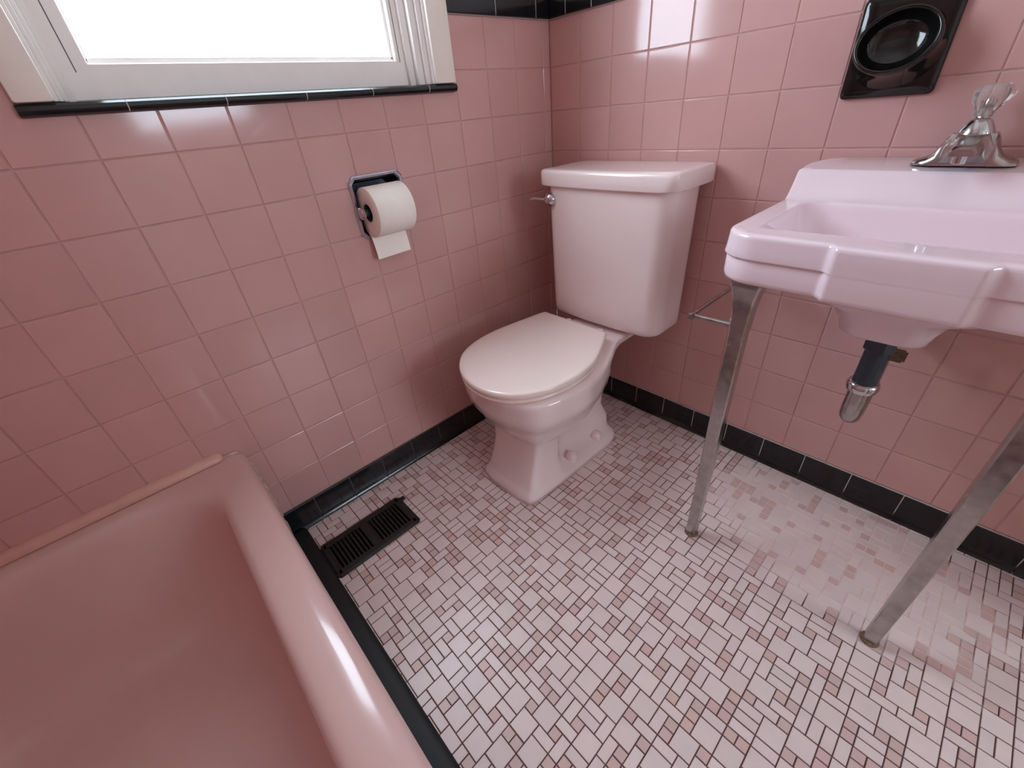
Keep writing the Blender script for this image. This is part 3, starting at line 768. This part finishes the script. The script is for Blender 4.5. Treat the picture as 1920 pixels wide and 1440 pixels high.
# ------------------------------------------------------------------ toilet paper holder and roll
horg = (0, -.647, .804)
hold = tag(empty('toilet_paper_holder', horg), 'recessed chrome toilet paper holder in the tiled wall under the window', 'toilet paper holder')
def oct_(y0, y1, z0, z1, c, x): return [(x, y0 + c, z0), (x, y1 - c, z0), (x, y1, z0 + c), (x, y1, z1 - c), (x, y1 - c, z1), (x, y0 + c, z1), (x, y0, z1 - c), (x, y0, z0 + c)]
HY0, HY1, HZ0, HZ1 = -.7190, -.5745, .7325, .8775
mb = MB()
mb.loft([oct_(HY0, HY1, HZ0, HZ1, .012, .0004), oct_(HY0 + .0005, HY1 - .0005, HZ0 + .0005, HZ1 - .0005, .012, .004), oct_(HY0 + .003, HY1 - .003, HZ0 + .003, HZ1 - .003, .012, .0062),
         oct_(HY0 + .0075, HY1 - .0075, HZ0 + .0075, HZ1 - .0075, .010, .0058), oct_(HY0 + .010, HY1 - .010, HZ0 + .010, HZ1 - .010, .008, .003), oct_(HY0 + .011, HY1 - .011, HZ0 + .011, HZ1 - .011, .006, -.0005)], False, False)
mb.build('frame', M['holder'], hold, smooth=30, origin=horg)
mb = MB()
a = .0115
mb.loft([oct_(HY0 + a, HY1 - a, HZ0 + a, HZ1 - a, .006, -.0005), oct_(HY0 + a, HY1 - a, HZ0 + a, HZ1 - a, .008, -.030), oct_(HY0 + .02, HY1 - .02, HZ0 + .02, HZ1 - .02, .012, -.044), oct_(HY0 + .04, HY1 - .04, HZ0 + .04, HZ1 - .04, .012, -.047)], False, True)
mb.build('recess', M['recess'], hold, smooth=30, origin=horg)
RC = (.030, -.650, .797)
for y0, y1 in ((-.7135, -.7075), (-.5905, -.5845)):
    mb = MB()
    ym = (y0 + y1) / 2
    mb.lathe([(0, y0 - .003), (.0115, y0 - .003), (.0142, y0), (.0142, y1 - .001), (.0125, y1), (0, y1)], (RC[0] - .008, 0, RC[2]), 'y', 24)
    mb.box((-.003, y0 + .001, RC[2] - .012), (RC[0] - .004, y1 - .001, RC[2] + .012), .001)
    mb.build('roller_bracket', M['chrome'], hold, smooth=40, origin=horg)
mb = MB(); mb.lathe([(0, -.7077), (.007, -.7075), (.009, -.700), (.0098, -.690), (.0098, -.610), (.009, -.600), (.007, -.5905), (0, -.5903)], (RC[0] - .006, 0, RC[2]), 'y', 24)
mb.build('roller', M['blackpipe'], hold, smooth=40, origin=horg)

roll = tag(empty('toilet_paper_roll', RC), 'white toilet paper roll hanging with one loose sheet in the chrome holder', 'toilet paper')
mb = MB(); N = 56; rr = .0575
RY0, RY1 = -.7005, -.6005
ring_ = lambda r, y, n=N: [(RC[0] + r * math.sin(2 * PI * k / n), y, RC[2] + r * math.cos(2 * PI * k / n)) for k in range(n)]
mb.loft([ring_(.0205, RY0 + .0015), ring_(.022, RY0), ring_(rr - .0008, RY0), ring_(rr, RY0 + .0008), ring_(rr, RY1 - .0008), ring_(rr - .0008, RY1), ring_(.022, RY1), ring_(.0205, RY1 - .0015)])
# hanging sheet, a thin ply that leaves the roll underneath
arc = [(RC[0] + (rr + .0006) * math.sin(t), RC[2] + (rr + .0006) * math.cos(t)) for t in [PI + .62 - .08 * k for k in range(4)]]
x0_, z0_ = arc[-1]
hang = [(x0_ + dx, z0_ - dz) for dx, dz in [(.005, .004), (.0095, .012), (.013, .024), (.0165, .040), (.019, .0585)]]
line = arc + hang
lp = []
for i, (x, z) in enumerate(line):
    q = min(i, len(line) - 1) / (len(line) - 1)
    lp.append([(x, RY0 + .001 - .002 * q, z), (x, RY1 - .001 - .004 * q, z + .0022 * q), (x + .0005, RY1 - .001 - .004 * q, z + .0022 * q), (x + .0005, RY0 + .001 - .002 * q, z)])
mb.loft(lp, True, True)
mb.build('paper', M['paper'], roll, smooth=50, origin=RC)
mb = MB()
mb.loft([ring_(.0206, RY0 + .0012), ring_(.0206, RY1 - .0012), ring_(.0196, RY1 - .0012), ring_(.0196, RY0 + .0012), ring_(.0206, RY0 + .0012)])
tag(mb.build('cardboard_core', M['core'], roll, smooth=50, origin=RC), 'brown cardboard core')

# ------------------------------------------------------------------ floor vent
vorg = (.175, -1.002, 0)
vent = tag(empty('floor_vent', vorg), 'black slotted steel floor register in the mosaic floor beside the bathtub', 'floor vent')
mb = MB()
vx0, vx1, vy0, vy1 = .107, .244, -1.130, -.874
ix0, ix1 = .129, .222
def vr(i, z): 
    c = .010
    a, b, c0, d = vx0 + i, vx1 - i, vy0 + i, vy1 - i
    return [(a + c, c0, z), (b - c, c0, z), (b, c0 + c, z), (b, d - c, z), (b - c, d, z), (a + c, d, z), (a, d - c, z), (a, c0 + c, z)]
ys = [(-1.112, -1.010), (-.994, -.892)]
mb.loft([vr(0, .0004), vr(.001, .003), vr(.007, .0062)])
# face plate pieces around the two slotted fields
Z0, Z1 = .0030, .0062
fx0, fx1, fy0, fy1 = vx0 + .007, vx1 - .007, vy0 + .007, vy1 - .007
mb.box((fx0, fy0 + .004, Z0), (ix0, fy1 - .004, Z1)); mb.box((ix1, fy0 + .004, Z0), (fx1, fy1 - .004, Z1))
mb.box((ix0 - .012, fy0, Z0), (ix1 + .012, ys[0][0], Z1)); mb.box((ix0 - .012, ys[1][1], Z0), (ix1 + .012, fy1, Z1))
mb.box((ix0, ys[0][1], Z0), (ix1, ys[1][0], Z1))
for (a, b) in ys:
    ns = 9; w = (b - a) / (ns * 2 + 1)
    for k in range(ns + 1):
        y = a + 2 * k * w
        mb.box((ix0, y, Z0), (ix1, y + w, Z1 - .0006), .0006, seg=1)
mb.build('grille', M['vent'], vent, smooth=30, origin=vorg)
mb = MB()
mb.box((VX0 + .001, VY0 + .001, -.055), (VX1 - .001, VY1 - .001, -.050))
mb.box((VX0 + .001, VY0 + .001, -.055), (VX0 + .003, VY1 - .001, .0028)); mb.box((VX1 - .003, VY0 + .001, -.055), (VX1 - .001, VY1 - .001, .0028))
mb.box((VX0 + .001, VY0 + .001, -.055), (VX1 - .001, VY0 + .003, .0028)); mb.box((VX0 + .001, VY1 - .003, -.055), (VX1 - .001, VY1 - .001, .0028))
mb.build('duct_box', M['dark'], vent, origin=vorg)
mb = MB(); mb.box((.125, -.886, .0055), (.139, -.864, .0095), .0012)
mb.build('damper_lever', M['vent'], vent, smooth=30, origin=vorg)

# ------------------------------------------------------------------ light and camera
w = bpy.data.worlds.new('sky'); scene.world = w; w.use_nodes = True
bg = w.node_tree.nodes['Background']; bg.inputs[0].default_value = (0.76, 0.87, 1.0, 1); bg.inputs[1].default_value = 5.6
ld = bpy.data.lights.new('window_portal', 'AREA'); ld.shape = 'RECTANGLE'; ld.size = 0.78; ld.size_y = 0.62
ld.cycles.is_portal = True
lo = bpy.data.objects.new('window_portal', ld); COL.objects.link(lo)
lo.location = (-0.098, -0.784, 1.475); lo.rotation_euler = (0, -PI / 2, 0)

ld2 = bpy.data.lights.new('hall_fill_portal', 'AREA'); ld2.shape = 'RECTANGLE'; ld2.size = HW[3] - HW[2]; ld2.size_y = HW[1] - HW[0]  # portal for the added hall window, fill light through the doorway
ld2.cycles.is_portal = True
lo2 = bpy.data.objects.new('hall_fill_portal', ld2); COL.objects.link(lo2)
lo2.location = (HX + .098, (HW[0] + HW[1]) / 2, (HW[2] + HW[3]) / 2); lo2.rotation_euler = (0, PI / 2, 0)

cam = bpy.data.cameras.new('camera'); co = bpy.data.objects.new('camera', cam); COL.objects.link(co)
F = 781.63
cam.sensor_width = 36; cam.lens = F / 1920 * 36; cam.clip_start = 0.01
yaw, pitch, rol = math.radians(139.83), math.radians(-33.16), math.radians(-5.72)
CAMPOS = (1.06073, -1.16991, 0.97625)
fw = Vector((-0.63965889, 0.5400201, -0.5470053)); rt = Vector((0.68351381, 0.72515842, -0.08339145)); up = Vector((-0.35163244, 0.42722776, 0.83296522))
mw = Matrix(((rt.x, up.x, -fw.x, CAMPOS[0]), (rt.y, up.y, -fw.y, CAMPOS[1]), (rt.z, up.z, -fw.z, CAMPOS[2]), (0, 0, 0, 1)))
co.matrix_world = mw
scene.camera = co
scene.view_settings.view_transform = 'Standard'; scene.view_settings.look = 'None'
scene.view_settings.gamma = 1; scene.view_settings.use_curve_mapping = False
scene.view_settings.exposure = 1.62
scene.cycles.max_bounces = 16; scene.cycles.diffuse_bounces = 10; scene.cycles.glossy_bounces = 6; scene.cycles.transmission_bounces = 8; scene.cycles.transparent_max_bounces = 12
scene.cycles.caustics_reflective = False; scene.cycles.caustics_refractive = False
scene.cycles.sample_clamp_indirect = 6
scene.cycles.use_denoising = True
